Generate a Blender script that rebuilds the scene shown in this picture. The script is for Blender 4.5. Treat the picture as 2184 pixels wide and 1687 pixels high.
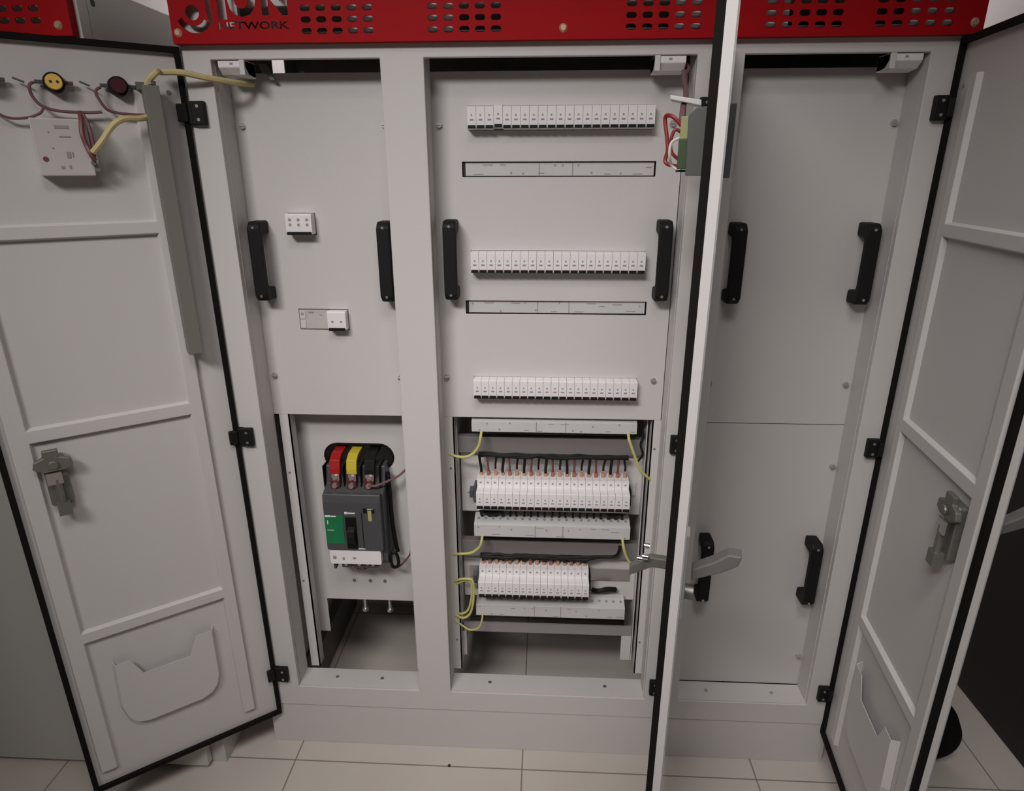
import bpy, bmesh, math, random
from mathutils import Vector, Matrix
S = bpy.context.scene
for o in list(bpy.data.objects): bpy.data.objects.remove(o)
PI = math.pi

# ------------------------------------------------------------------ camera
def make_camera():
    W, H, F = 2184.0, 1687.0, 1367.08
    pos = Vector((.7189, -1.3103, 1.4700)); pitch, yaw, roll = -.3364, -.0515, -.0024
    fwd = Vector((math.sin(yaw)*math.cos(pitch), math.cos(yaw)*math.cos(pitch), math.sin(pitch)))
    right = Vector((math.cos(yaw), -math.sin(yaw), 0)); up = right.cross(fwd)
    r = math.cos(roll)*right + math.sin(roll)*up
    u = -math.sin(roll)*right + math.cos(roll)*up
    cd = bpy.data.cameras.new('camera'); cam = bpy.data.objects.new('camera', cd)
    S.collection.objects.link(cam)
    m = Matrix((r, u, -fwd)).transposed().to_4x4(); m.translation = pos
    cam.matrix_world = m
    cd.sensor_fit = 'HORIZONTAL'; cd.sensor_width = 36; cd.lens = F/W*36
    cd.clip_start = .02
    S.camera = cam
make_camera()

# ------------------------------------------------------------------ world, lights, exposure
w = bpy.data.worlds.new('world'); S.world = w; w.use_nodes = True
w.node_tree.nodes['Background'].inputs[0].default_value = (.9, .9, 1, 1)
w.node_tree.nodes['Background'].inputs[1].default_value = .05
def area(name, loc, aim, sx, sy, power, col, spread=180):
    l = bpy.data.lights.new(name, 'AREA'); l.shape = 'RECTANGLE'; l.size = sx; l.size_y = sy
    l.energy = power; l.color = col; l.spread = math.radians(spread)
    o = bpy.data.objects.new(name, l); S.collection.objects.link(o)
    o.location = loc; o.rotation_euler = (Vector(aim)-Vector(loc)).to_track_quat('-Z', 'Y').to_euler()
area('ceiling_spot_lamp', (-.10, -2.10, 2.72), (.64, 0, .90), 1.0, .4, 6.6, (1, .966, .950), 56)
area('ceiling_lamp_near', (.80, -1.40, 2.74), (.80, -1.40, 0), .7, .5, 11, (1, .966, .950), 115)
area('added_wall_wash', (.8, 1.25, 2.70), (.8, 1.9, 2.05), 3.2, .3, 20, (1, .95, .94), 150)  # unseen wash light added to brighten the back wall
S.view_settings.view_transform = 'Standard'; S.view_settings.look = 'None'
S.view_settings.exposure = 0.10; S.view_settings.gamma = 1.0
S.view_settings.use_curve_mapping = False

# ------------------------------------------------------------------ materials
MATS = {}
def mat(name, col, rough=.5, metal=0., spec=.5, noise=0., scale=8., bump=0., coat=0.):
    m = bpy.data.materials.new(name); m.use_nodes = True; nt = m.node_tree
    b = nt.nodes['Principled BSDF']
    b.inputs['Roughness'].default_value = rough; b.inputs['Metallic'].default_value = metal
    b.inputs['Specular IOR Level'].default_value = spec
    b.inputs['Coat Weight'].default_value = coat
    tc = nt.nodes.new('ShaderNodeTexCoord')
    nz = nt.nodes.new('ShaderNodeTexNoise'); nz.inputs['Scale'].default_value = scale
    nz.inputs['Detail'].default_value = 4
    nt.links.new(tc.outputs['Object'], nz.inputs['Vector'])
    cr = nt.nodes.new('ShaderNodeValToRGB')
    k = noise
    cr.color_ramp.elements[0].color = (col[0]*(1-k), col[1]*(1-k), col[2]*(1-k), 1)
    cr.color_ramp.elements[1].color = (min(1, col[0]*(1+k)), min(1, col[1]*(1+k*.9)), min(1, col[2]*(1+k*.9)), 1)
    cr.color_ramp.elements[0].position = .3; cr.color_ramp.elements[1].position = .7
    nt.links.new(nz.outputs['Fac'], cr.inputs['Fac'])
    nt.links.new(cr.outputs['Color'], b.inputs['Base Color'])
    if bump:
        bp = nt.nodes.new('ShaderNodeBump'); bp.inputs['Strength'].default_value = bump; bp.inputs['Distance'].default_value = .002
        n2 = nt.nodes.new('ShaderNodeTexNoise'); n2.inputs['Scale'].default_value = 400
        nt.links.new(tc.outputs['Object'], n2.inputs['Vector']); nt.links.new(n2.outputs['Fac'], bp.inputs['Height'])
        nt.links.new(bp.outputs['Normal'], b.inputs['Normal'])
    MATS[name] = m
    return m
PAINT = mat('grey_powder_coat', (.585, .560, .548), .5, noise=.015, scale=2, bump=.08)
PAINT_N = mat('neighbour_powder_coat', (.52, .51, .475), .5, noise=.015, scale=2)
RED = mat('red_powder_coat', (.36, .004, .007), .6, spec=.12, noise=.03, scale=3, bump=.08)
BLACK = mat('black_plastic', (.008, .007, .007), .6, spec=.25, noise=.1)
RUBBER = mat('black_rubber', (.008, .006, .005), .85, spec=.15, noise=.1)
WHITE = mat('white_plastic', (.80, .77, .77), .42, noise=.01)
OFFW = mat('off_white_plastic', (.62, .60, .59), .5, noise=.02)
BARW = mat('terminal_cover_plastic', (.55, .545, .54), .45, noise=.03, scale=20)
PRINT = mat('grey_print', (.30, .28, .27), .6)
DARK = mat('dark_slot', (.03, .025, .025), .7)
DUCT = mat('grey_pvc_duct', (.185, .17, .165), .6, noise=.02)
DUCTL = mat('grey_rail_paint', (.26, .245, .24), .6)
DUCTD = mat('door_pvc_duct', (.17, .16, .14), .6, noise=.02)
CHAR = mat('charcoal_plastic', (.065, .066, .07), .5, noise=.05)
STEEL = mat('zinc_steel', (.62, .6, .58), .35, metal=.9, noise=.05)
LOCKM = mat('dull_zinc', (.22, .215, .19), .45, metal=.6, noise=.1)
HANDM = mat('matt_cast_zinc', (.20, .19, .185), .5, metal=.4, noise=.1)
CHROME = mat('chrome', (.8, .8, .8), .12, metal=1.)
TIN = mat('tinned_copper', (.55, .42, .40), .35, metal=.7, noise=.1)
REDS = mat('red_sleeve', (.36, .010, .010), .4)
YELS = mat('yellow_sleeve', (.55, .43, .03), .4)
YELC = mat('yellow_cable_sleeve', (.56, .46, .22), .5, noise=.08, scale=60)
YELW = mat('yellow_green_wire', (.54, .51, .17), .45)
BRNW = mat('brown_wire', (.16, .05, .05), .5)
PURW = mat('purple_wire', (.17, .08, .085), .5)
REDW = mat('red_wire', (.26, .02, .018), .5)
ORNW = mat('orange_ferrule', (.50, .28, .18), .5)
REDF = mat('dull_red_ferrule', (.36, .14, .10), .5)
GREENL = mat('green_label', (.008, .17, .065), .4, noise=.12, scale=30)
GREENT = mat('green_terminal', (.035, .065, .025), .5)
LIME = mat('lime_terminal', (.30, .31, .13), .5)
LAMPY = mat('yellow_lamp_plastic', (.80, .52, .12), .4)
LAMPR = mat('maroon_lamp_plastic', (.065, .014, .022), .4)
PANELB = mat('pale_module_plastic', (.50, .455, .445), .45)
BOXG = mat('pale_box_plastic', (.52, .49, .47), .5, noise=.02)
METER = mat('dark_grey_housing', (.085, .085, .08), .5)
RACK = mat('dark_rack_paint', (.012, .010, .009), .6, noise=.05)
BRASS = mat('brass_screw', (.75, .55, .38), .3, metal=.6)
WALL = mat('wall_paint', (.80, .76, .75), .8, noise=.01, scale=3)
WALLD = mat('low_bounce_wall', (.30, .29, .28), .8, noise=.02, scale=3)  # unseen walls toned darker to cut bounce light in the room

def floor_mat():
    m = bpy.data.materials.new('cream_floor_tile'); m.use_nodes = True; nt = m.node_tree
    b = nt.nodes['Principled BSDF']; b.inputs['Roughness'].default_value = .38
    tc = nt.nodes.new('ShaderNodeTexCoord')
    mp = nt.nodes.new('ShaderNodeMapping'); mp.inputs['Location'].default_value = (-.078, .657, 0)
    nt.links.new(tc.outputs['Object'], mp.inputs['Vector'])
    br = nt.nodes.new('ShaderNodeTexBrick'); br.offset = 0; br.squash = 1
    br.inputs['Scale'].default_value = 1; br.inputs['Brick Width'].default_value = .6; br.inputs['Row Height'].default_value = .6
    br.inputs['Mortar Size'].default_value = .0022; br.inputs['Mortar Smooth'].default_value = .3
    br.inputs['Color1'].default_value = (1, 1, 1, 1); br.inputs['Color2'].default_value = (.97, .97, .97, 1)
    br.inputs['Mortar'].default_value = (.42, .38, .35, 1)
    nt.links.new(mp.outputs['Vector'], br.inputs['Vector'])
    nz = nt.nodes.new('ShaderNodeTexNoise'); nz.inputs['Scale'].default_value = 3; nz.inputs['Detail'].default_value = 6
    nt.links.new(tc.outputs['Object'], nz.inputs['Vector'])
    cr = nt.nodes.new('ShaderNodeValToRGB')
    cr.color_ramp.elements[0].color = (.50, .455, .41, 1); cr.color_ramp.elements[1].color = (.59, .54, .49, 1)
    nt.links.new(nz.outputs['Fac'], cr.inputs['Fac'])
    mx = nt.nodes.new('ShaderNodeMix'); mx.data_type = 'RGBA'; mx.blend_type = 'MULTIPLY'; mx.inputs[0].default_value = 1
    nt.links.new(cr.outputs['Color'], mx.inputs[6]); nt.links.new(br.outputs['Color'], mx.inputs[7])
    nt.links.new(mx.outputs[2], b.inputs['Base Color'])
    return m
FLOOR = floor_mat()

# ------------------------------------------------------------------ builders
class MB:
    """collects shapes into one mesh; M maps local coordinates to the place"""
    def __init__(s, M=None): s.bm = bmesh.new(); s.M = M or (lambda p: p)
    def face(s, pts):
        vs = [s.bm.verts.new(s.M(Vector(p))) for p in pts]; return s.bm.faces.new(vs)
    def hexa(s, p):      # 8 points: bottom ring 0-3, top ring 4-7
        v = [s.bm.verts.new(s.M(Vector(q))) for q in p]
        for f in ((0,1,2,3),(7,6,5,4),(0,4,5,1),(1,5,6,2),(2,6,7,3),(3,7,4,0)): s.bm.faces.new([v[i] for i in f])
        return s
    def box(s, x0, x1, y0, y1, z0, z1):
        s.hexa([(x0,y0,z0),(x1,y0,z0),(x1,y1,z0),(x0,y1,z0),(x0,y0,z1),(x1,y0,z1),(x1,y1,z1),(x0,y1,z1)]); return s
    def prism(s, pts, axis, a, b):   # pts 2D polygon extruded along axis from a to b
        def P(q, t):
            return {'x': (t, q[0], q[1]), 'y': (q[0], t, q[1]), 'z': (q[0], q[1], t)}[axis]
        A = [s.bm.verts.new(s.M(Vector(P(q, a)))) for q in pts]; B = [s.bm.verts.new(s.M(Vector(P(q, b)))) for q in pts]
        n = len(pts); s.bm.faces.new(A); s.bm.faces.new(B[::-1])
        for i in range(n): s.bm.faces.new((A[i], B[i], B[(i+1) % n], A[(i+1) % n]))
        return s
    def cyl(s, c, d, r, h, n=20, r2=None):   # from c along d for h
        c = Vector(c); d = Vector(d).normalized(); r2 = r if r2 is None else r2
        a = d.orthogonal().normalized(); b = d.cross(a)
        A = [s.bm.verts.new(s.M(c+(a*math.cos(t)+b*math.sin(t))*r)) for t in [2*PI*i/n for i in range(n)]]
        B = [s.bm.verts.new(s.M(c+d*h+(a*math.cos(t)+b*math.sin(t))*r2)) for t in [2*PI*i/n for i in range(n)]]
        s.bm.faces.new(A); s.bm.faces.new(B[::-1])
        for i in range(n): s.bm.faces.new((A[i], B[i], B[(i+1) % n], A[(i+1) % n]))
        return s
    def tube(s, pts, r, n=8, smooth=4, closed=False):
        P = [Vector(p) for p in pts]
        if smooth and len(P) > 2:
            Q = []; m = len(P)
            for i in range(m if closed else m-1):
                p0 = P[(i-1) % m] if closed or i > 0 else P[0]; p1 = P[i]; p2 = P[(i+1) % m]
                p3 = P[(i+2) % m] if closed or i+2 < m else P[-1]
                for k in range(smooth):
                    t = k/smooth
                    Q.append(.5*((2*p1)+(p2-p0)*t+(2*p0-5*p1+4*p2-p3)*t*t+(3*p1-p0-3*p2+p3)*t**3))
            if not closed: Q.append(P[-1])
            P = Q
        m = len(P); rings = []; prev = None
        for i in range(m):
            if closed: t = P[(i+1) % m]-P[i-1]
            else: t = P[min(i+1, m-1)]-P[max(i-1, 0)]
            t.normalize()
            a = (prev - t*prev.dot(t)) if prev is not None else t.orthogonal()
            a.normalize(); b = t.cross(a); prev = a
            rings.append([s.bm.verts.new(s.M(P[i]+(a*math.cos(q)+b*math.sin(q))*r)) for q in [2*PI*k/n for k in range(n)]])
        for i in range(m if closed else m-1):
            A = rings[i]; B = rings[(i+1) % m]
            for k in range(n): s.bm.faces.new((A[k], A[(k+1) % n], B[(k+1) % n], B[k]))
        if not closed: s.bm.faces.new(rings[0][::-1]); s.bm.faces.new(rings[-1])
        return s
    def plate(s, x0, x1, z0, z1, y0, y1, holes=()):
        xs = sorted({x0, x1, *[h[0] for h in holes], *[h[1] for h in holes]}); zs = sorted({z0, z1, *[h[2] for h in holes], *[h[3] for h in holes]})
        xs = [x for x in xs if x0 <= x <= x1]; zs = [z for z in zs if z0 <= z <= z1]
        def solid(i, j):
            if i < 0 or j < 0 or i >= len(xs)-1 or j >= len(zs)-1: return False
            cx = (xs[i]+xs[i+1])/2; cz = (zs[j]+zs[j+1])/2
            return not any(h[0] < cx < h[1] and h[2] < cz < h[3] for h in holes)
        for i in range(len(xs)-1):
            for j in range(len(zs)-1):
                if not solid(i, j): continue
                a, b, c, d = xs[i], xs[i+1], zs[j], zs[j+1]
                s.face([(a,y0,c),(b,y0,c),(b,y0,d),(a,y0,d)]); s.face([(a,y1,d),(b,y1,d),(b,y1,c),(a,y1,c)])
                if not solid(i-1, j): s.face([(a,y0,c),(a,y0,d),(a,y1,d),(a,y1,c)])
                if not solid(i+1, j): s.face([(b,y0,c),(b,y1,c),(b,y1,d),(b,y0,d)])
                if not solid(i, j-1): s.face([(a,y0,c),(a,y1,c),(b,y1,c),(b,y0,c)])
                if not solid(i, j+1): s.face([(a,y0,d),(b,y0,d),(b,y1,d),(a,y1,d)])
        bmesh.ops.remove_doubles(s.bm, verts=s.bm.verts, dist=1e-5)
        return s
    def mesh(s, name, material, smooth=False, origin=None):
        bmesh.ops.recalc_face_normals(s.bm, faces=s.bm.faces)
        me = bpy.data.meshes.new(name)
        if origin is not None: bmesh.ops.translate(s.bm, vec=-Vector(origin), verts=s.bm.verts)
        s.bm.to_mesh(me); s.bm.free(); me.materials.append(material)
        if smooth:
            me.shade_smooth()
            try: me.set_sharp_from_angle(angle=math.radians(40))
            except Exception: pass
        return me
    def build(s, name, material, parent=None, bevel=0., smooth=False, label=None, **kw):
        if parent is None:
            co = [v.co for v in s.bm.verts]
            org = Vector(((min(c.x for c in co)+max(c.x for c in co))/2, (min(c.y for c in co)+max(c.y for c in co))/2, min(c.z for c in co)))
        else: org = parent.matrix_world_cache if False else ORG.get(parent.name, Vector((0,0,0)))
        me = s.mesh(name, material, smooth, org)
        o = bpy.data.objects.new(name, me); S.collection.objects.link(o)
        if parent is None: o.location = org
        else: o.parent = parent
        ORG[o.name] = org
        if bevel:
            b = o.modifiers.new('bevel', 'BEVEL'); b.width = bevel; b.segments = 2; b.limit_method = 'ANGLE'
        if label: o['label'] = label
        for k, v in kw.items(): o[k] = v
        return o
ORG = {}     # world position each object's mesh is relative to
def thing(name, label, cat, loc, group=None):
    o = bpy.data.objects.new(name, None); o.empty_display_size = .05; S.collection.objects.link(o)
    o.location = loc; ORG[o.name] = Vector(loc)
    o['label'] = label; o['category'] = cat
    if group: o['group'] = group
    return o
def tag(o, label, cat, group=None):
    o['label'] = label; o['category'] = cat
    if group: o['group'] = group
    return o
def copy_thing(root, loc, label):
    r = root.copy(); S.collection.objects.link(r); r.location = loc; r['label'] = label
    for ch in list(root.children):
        c = ch.copy(); S.collection.objects.link(c); c.parent = r
        for g in ch.children:
            d = g.copy(); S.collection.objects.link(d); d.parent = c
    return r
def boolean_cut(base_mb, cutter_mb, material):
    """returns an MB holding base minus cutter"""
    a = bpy.data.objects.new('tmp_a', base_mb.mesh('tmp_a', material)); b = bpy.data.objects.new('tmp_b', cutter_mb.mesh('tmp_b', material))
    S.collection.objects.link(a); S.collection.objects.link(b)
    md = a.modifiers.new('cut', 'BOOLEAN'); md.operation = 'DIFFERENCE'; md.solver = 'EXACT'; md.object = b; md.use_self = True
    bpy.context.view_layer.update()
    dg = bpy.context.evaluated_depsgraph_get()
    me = bpy.data.meshes.new_from_object(a.evaluated_get(dg))
    out = MB(); out.bm.from_mesh(me)
    bpy.data.objects.remove(a); bpy.data.objects.remove(b)
    return out
def stadium(cx, cz, w, h, n=6):
    r = min(w, h)/2; pts = []
    if w >= h:
        for s_, a0 in ((1, -PI/2), (-1, PI/2)):
            for k in range(n+1): pts.append((cx+s_*(w/2-r)+r*math.cos(a0+PI*k/n), cz+r*math.sin(a0+PI*k/n)))
    else:
        for s_, a0 in ((1, 0), (-1, PI)):
            for k in range(n+1): pts.append((cx+r*math.cos(a0+PI*k/n), cz+s_*(h/2-r)+r*math.sin(a0+PI*k/n)))
    return pts
def rrect(x0, x1, z0, z1, r, n=4):
    pts = []
    for cx, cz, a0 in ((x1-r, z0+r, -PI/2), (x1-r, z1-r, 0), (x0+r, z1-r, PI/2), (x0+r, z0+r, PI)):
        for k in range(n+1): pts.append((cx+r*math.cos(a0+PI/2*k/n), cz+r*math.sin(a0+PI/2*k/n)))
    return pts
def text_into(mb, txt, x, z, size, y0, y1, bold=0., width=None, space=1.):
    """adds extruded letters standing in the xz plane between y0 and y1"""
    cu = bpy.data.curves.new('tmp_text', 'FONT'); cu.body = txt; cu.size = size; cu.extrude = abs(y1-y0)/2; cu.offset = bold
    cu.space_character = space; cu.resolution_u = 3
    o = bpy.data.objects.new('tmp_text', cu); S.collection.objects.link(o)
    bpy.context.view_layer.update()
    me = bpy.data.meshes.new_from_object(o.evaluated_get(bpy.context.evaluated_depsgraph_get()))
    bpy.data.objects.remove(o)
    xs = [v.co.x for v in me.vertices]; sx = (width/(max(xs)-min(xs))) if width else 1; x_0 = min(xs)
    t = bmesh.new(); t.from_mesh(me); bmesh.ops.remove_doubles(t, verts=t.verts, dist=1e-6)
    ym = (y0+y1)/2; vm = {}
    for v in t.verts: vm[v.index] = mb.bm.verts.new(mb.M(Vector((x+(v.co.x-x_0)*sx, ym-v.co.z, z+v.co.y))))
    for f in t.faces:
        try: mb.bm.faces.new([vm[v.index] for v in f.verts])
        except ValueError: pass
    t.free(); bpy.data.meshes.remove(me)
ORD = ['first','second','third','fourth','fifth','sixth','seventh','eighth','ninth','tenth','eleventh','twelfth','thirteenth','fourteenth','fifteenth','sixteenth','seventeenth','eighteenth','nineteenth','twentieth','twenty-first']

# ------------------------------------------------------------------ room
def struct(name, mb, m):
    o = mb.build(name, m); o['kind'] = 'structure'; return o
fl = MB().box(-3.2, 4.2, -4.0, 1.9, -.05, 0); me = fl.mesh('floor', FLOOR); o = bpy.data.objects.new('floor', me); S.collection.objects.link(o); o['kind'] = 'structure'
struct('ceiling', MB().box(-3.2, 4.2, -4.0, 1.9, 2.8, 2.85), WALL)
struct('wall_back', MB().box(-3.2, 4.2, 1.9, 1.98, 0, 2.8), WALL)
struct('wall_left', MB().box(-3.28, -3.2, -4.0, 1.98, 0, 2.8), WALLD)
struct('wall_right', MB().box(4.2, 4.28, -4.0, 1.98, 0, 2.8), WALLD)
struct('wall_front', MB().box(-3.28, 4.28, -4.08, -4.0, 0, 2.8), WALLD)

# ------------------------------------------------------------------ main cabinet
ZT, ZB = 1.6685, .191
cab = thing('switchgear_cabinet', 'large pale grey three-bay electrical cabinet with red slotted top panel and open doors', 'electrical cabinet', (.745, .3, 0))
bays = [(.087, .4075, ZB, ZT), (.4895, .989, ZB, ZT), (1.0735, 1.398, ZB, ZT)]
f = MB().plate(.031, 1.460, .1305, 1.694, 0, .014, bays).plate(.031, 1.460, .1305, 1.694, .014, .0695, [(a, b, c, 1.700) for a, b, c, d in bays])
f.build('front_frame', PAINT, cab, bevel=.0015)
MB().plate(.0, 1.463, .0, .1285, .003, .06).box(0, .004, .06, .6, 0, .1285).box(1.459, 1.463, .06, .6, 0, .1285).box(0, 1.463, .594, .6, 0, .1285).build('plinth', PAINT, cab, bevel=.0012)
# side, rear and roof sheets, with the opening high in the left side
sp = MB(lambda p: Vector((p.y, p.x, p.z))).plate(.065, .6, .1305, 1.785, .031, .033, [(.435, .520, 1.700, 1.765)])
sp.build('side_panel', PAINT, cab)
MB().box(1.458, 1.460, .065, .6, .1305, 1.785).build('side_panel', PAINT, cab)
MB().box(.031, 1.460, .598, .6, .1305, 1.785).build('rear_panel', PAINT, cab)
MB().box(.031, 1.460, .0, .6, 1.785, 1.787).build('roof_sheet', PAINT, cab)
MB().box(.447, .449, .066, .597, .1305, 1.66).build('partition', PAINT, cab)
MB().box(1.030, 1.032, .066, .597, .1305, 1.66).build('partition', PAINT, cab)
# frame work behind the red panel: rails and posts seen through the slots
wins = [(.150, .345, 1.7125, 1.7545), (.556, .938, 1.7125, 1.7545), (1.142, 1.352, 1.7125, 1.7545)]
MB().plate(.034, 1.457, 1.6950, 1.784, .0, .012, wins).build('crown_frame', PAINT, cab, bevel=.001)
# red slotted panel with cut-through logo
base = MB().box(.031, 1.468, -.018, -.016, 1.6925, 1.786)
cut = MB()
for gx, n in ((.279, 5), (.509, 5), (.861, 5), (1.103, 5), (1.290, 5)):
    for c in range(n):
        for r in range(4):
            cut.prism(stadium(gx+c*.0283+.003, 1.7105+r*.0183, .0185, .0098), 'y', -.03, -.005)
# crescent and disc of the round letter
cx, cz = .0775, 1.7385
cut.cyl((cx-.003, -.03, cz+.004), (0, 1, 0), .0125, .025, 24)
arc = []
for k in range(25):
    a = math.radians(200+k*(330-200)/24); arc.append((cx+.034*math.cos(a), cz+.031*math.sin(a)+.002))
for k in range(24, -1, -1):
    a = math.radians(200+k*(330-200)/24); arc.append((cx-.003+.0225*math.cos(a), cz+.004+.021*math.sin(a)))
cut.prism(arc, 'y', -.03, -.005)
cut.prism([(cx+.025, cz-.006), (cx+.033, cz-.016), (cx+.030, cz+.055), (cx+.020, cz+.055)], 'y', -.03, -.005)
text_into(cut, 'I', .1225, 1.7345, .072, -.03, -.005, bold=.004)
text_into(cut, 'O', .1410, 1.7385, .066, -.03, -.005, bold=.0035, width=.052)
text_into(cut, 'N', .2035, 1.7395, .066, -.03, -.005, bold=.0032, width=.047)
text_into(cut, 'NETWORK', .120, 1.7150, .0165, -.03, -.005, bold=.0004, width=.131)
crown = boolean_cut(base, cut, RED)
crown.box(.031, 1.468, -.016, -.001, 1.6925, 1.6945).box(.031, .033, -.016, -.001, 1.6945, 1.786).box(1.466, 1.468, -.016, -.001, 1.6945, 1.786)
cr = crown.build('crown_panel', RED, cab, label='red slotted top panel with cut-out lettering')
for x in (.0425, .745, 1.452):
    MB().cyl((x, -.018, 1.7105), (0, -1, 0), .0075, .004, 16, .0045).build('screw', BRASS, cr, smooth=True, label='pale rounded screw')

# cover plates --------------------------------------------------
PY = .070
def pull_handle(parent, x, z0, z1):
    m = MB(); t = .0135
    prof = []
    # side profile in (y,z): grip bar standing off the plate on two feet
    yf, yb = .021, PY
    outer = [(yb, z0), (yf+.010, z0), (yf, z0+.010), (yf, z1-.010), (yf+.010, z1), (yb, z1), (yb, z1-.026), (yf+.018, z1-.030), (yf+.013, z1-.040), (yf+.013, z0+.040), (yf+.018, z0+.030), (yb, z0+.026)]
    n = len(outer)
    A = [m.bm.verts.new((x-t, q[0], q[1])) for q in outer]; B = [m.bm.verts.new((x+t, q[0], q[1])) for q in outer]
    for quad in ((0,1,10,11),(1,2,9,10),(2,3,8,9),(3,4,7,8),(4,5,6,7)):
        m.bm.faces.new([A[i] for i in quad]); m.bm.faces.new([B[i] for i in quad][::-1])
    for i in range(n): m.bm.faces.new((A[i], B[i], B[(i+1) % n], A[(i+1) % n]))
    h = m.build('pull_handle', BLACK, parent, bevel=.004, label='black plastic pull handle')
    return h
def handle_screws(parent, x, z0, z1):
    for z in (z0+.012, z1-.012): MB().cyl((x, .0215, z), (0, -1, 0), .0028, .0015, 12).build('handle_screw', STEEL, parent, smooth=True)
def turn_screw(parent, x, z):
    MB().cyl((x, PY, z), (0, -1, 0), .0065, .007, 14, .0055).box(x-.005, x+.005, PY-.009, PY-.007, z-.001, z+.001).build('fixing_screw', STEEL, parent, smooth=True)
# left bay
RC = [(.1745, .2325, 1.3430, 1.3885), (.1735, .2855, 1.1365, 1.1835)]
p1 = MB().plate(.0800, .4140, .9325, 1.6540, PY, PY+.002, RC).build('cover_plate', PAINT, cab, label='pale grey cover plate of the left bay with two small windows')
for x in (.116, .386): pull_handle(p1, x, 1.2075, 1.3735); handle_screws(p1, x, 1.2075, 1.3735)
for x, z in ((.101, 1.558), (.393, 1.5585), (.101, 1.029), (.394, 1.0265)): turn_screw(p1, x, z)
# middle bay
ROWS = [1.570, 1.289, 1.009, .729, .4785]; X0, PITCH = .5625, .01735
NH = .0205
H2 = [(X0-.0012, X0+21*PITCH+.0012, z-NH-.0024, z+NH+.0024) for z in ROWS[:3]]
BZ = [1.474, 1.190, .909, .6320, .3960]
H2 += [(.5470, .9385, z-.0148, z+.0148) for z in BZ[:2]]
p2 = MB().plate(.4830, .9880, .9325, 1.6540, PY, PY+.002, H2).build('cover_plate', PAINT, cab, label='pale grey cover plate of the middle bay with breaker windows')
for x in (.5225, .9605): pull_handle(p2, x, 1.2125, 1.3765); handle_screws(p2, x, 1.2125, 1.3765)
for x, z in ((.5035, 1.558), (.965, 1.558), (.500, 1.030), (.964, 1.028)): turn_screw(p2, x, z)
# right bay, two plates
p3 = MB().plate(1.0670, 1.4040, .9290, 1.6540, PY, PY+.002).build('cover_plate', PAINT, cab, label='upper blank cover plate of the right bay')
for x in (1.1075, 1.3675): pull_handle(p3, x, 1.2085, 1.3715); handle_screws(p3, x, 1.2085, 1.3715)
for x, z in ((1.388, 1.557), (1.385, 1.025), (1.088, 1.025)): turn_screw(p3, x, z)
p4 = MB().plate(1.0670, 1.4040, .1930, .9270, PY, PY+.002).build('cover_plate', PAINT, cab, label='lower blank cover plate of the right bay')
for x in (1.1150, 1.3675): pull_handle(p4, x, .4700, .6430); handle_screws(p4, x, .4700, .6430)
for x, z in ((1.388, .826), (1.388, .285)): turn_screw(p4, x, z)
# inner lip on the sill with bolts
for x0, x1 in ((.10, .4065), (.4905, .988), (1.0745, 1.397)):
    MB().box(x0, x1, .004, .066, ZB, ZB+.0015).build('sill_strip', PAINT, cab)
m = MB()
for x in (.180, .301, .589, .891, 1.153, 1.320): m.cyl((x, .035, ZB+.0015), (0, 0, 1), .0045, .003, 10)
m.build('sill_bolts', STEEL, cab, smooth=True)
# inner uprights carrying the plates
def upright(x0, x1, z0, z1, y=.0696):
    z1 = .9320
    m = MB().box(x0, x1, y, y+.003, z0, z1).box(x1-.003 if x0 < .7 else x0, x1 if x0 < .7 else x0+.003, y, y+.03, z0, z1)
    m.build('inner_upright', PAINT, cab)
upright(.0985, .1225, .198, 1.655); upright(.390, .4065, .198, 1.655); upright(.4840, .512, .205, 1.655); upright(.970, .9950, .210, 1.655)
m = MB()
for x, z in ((.106, .78), (.106, .47), (.501, .80), (.979, .86), (.979, .31), (.501, .30)): m.cyl((x, .0700, z), (0, -1, 0), .003, .001, 8)
m.build('upright_holes', DUCT, cab)

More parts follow.
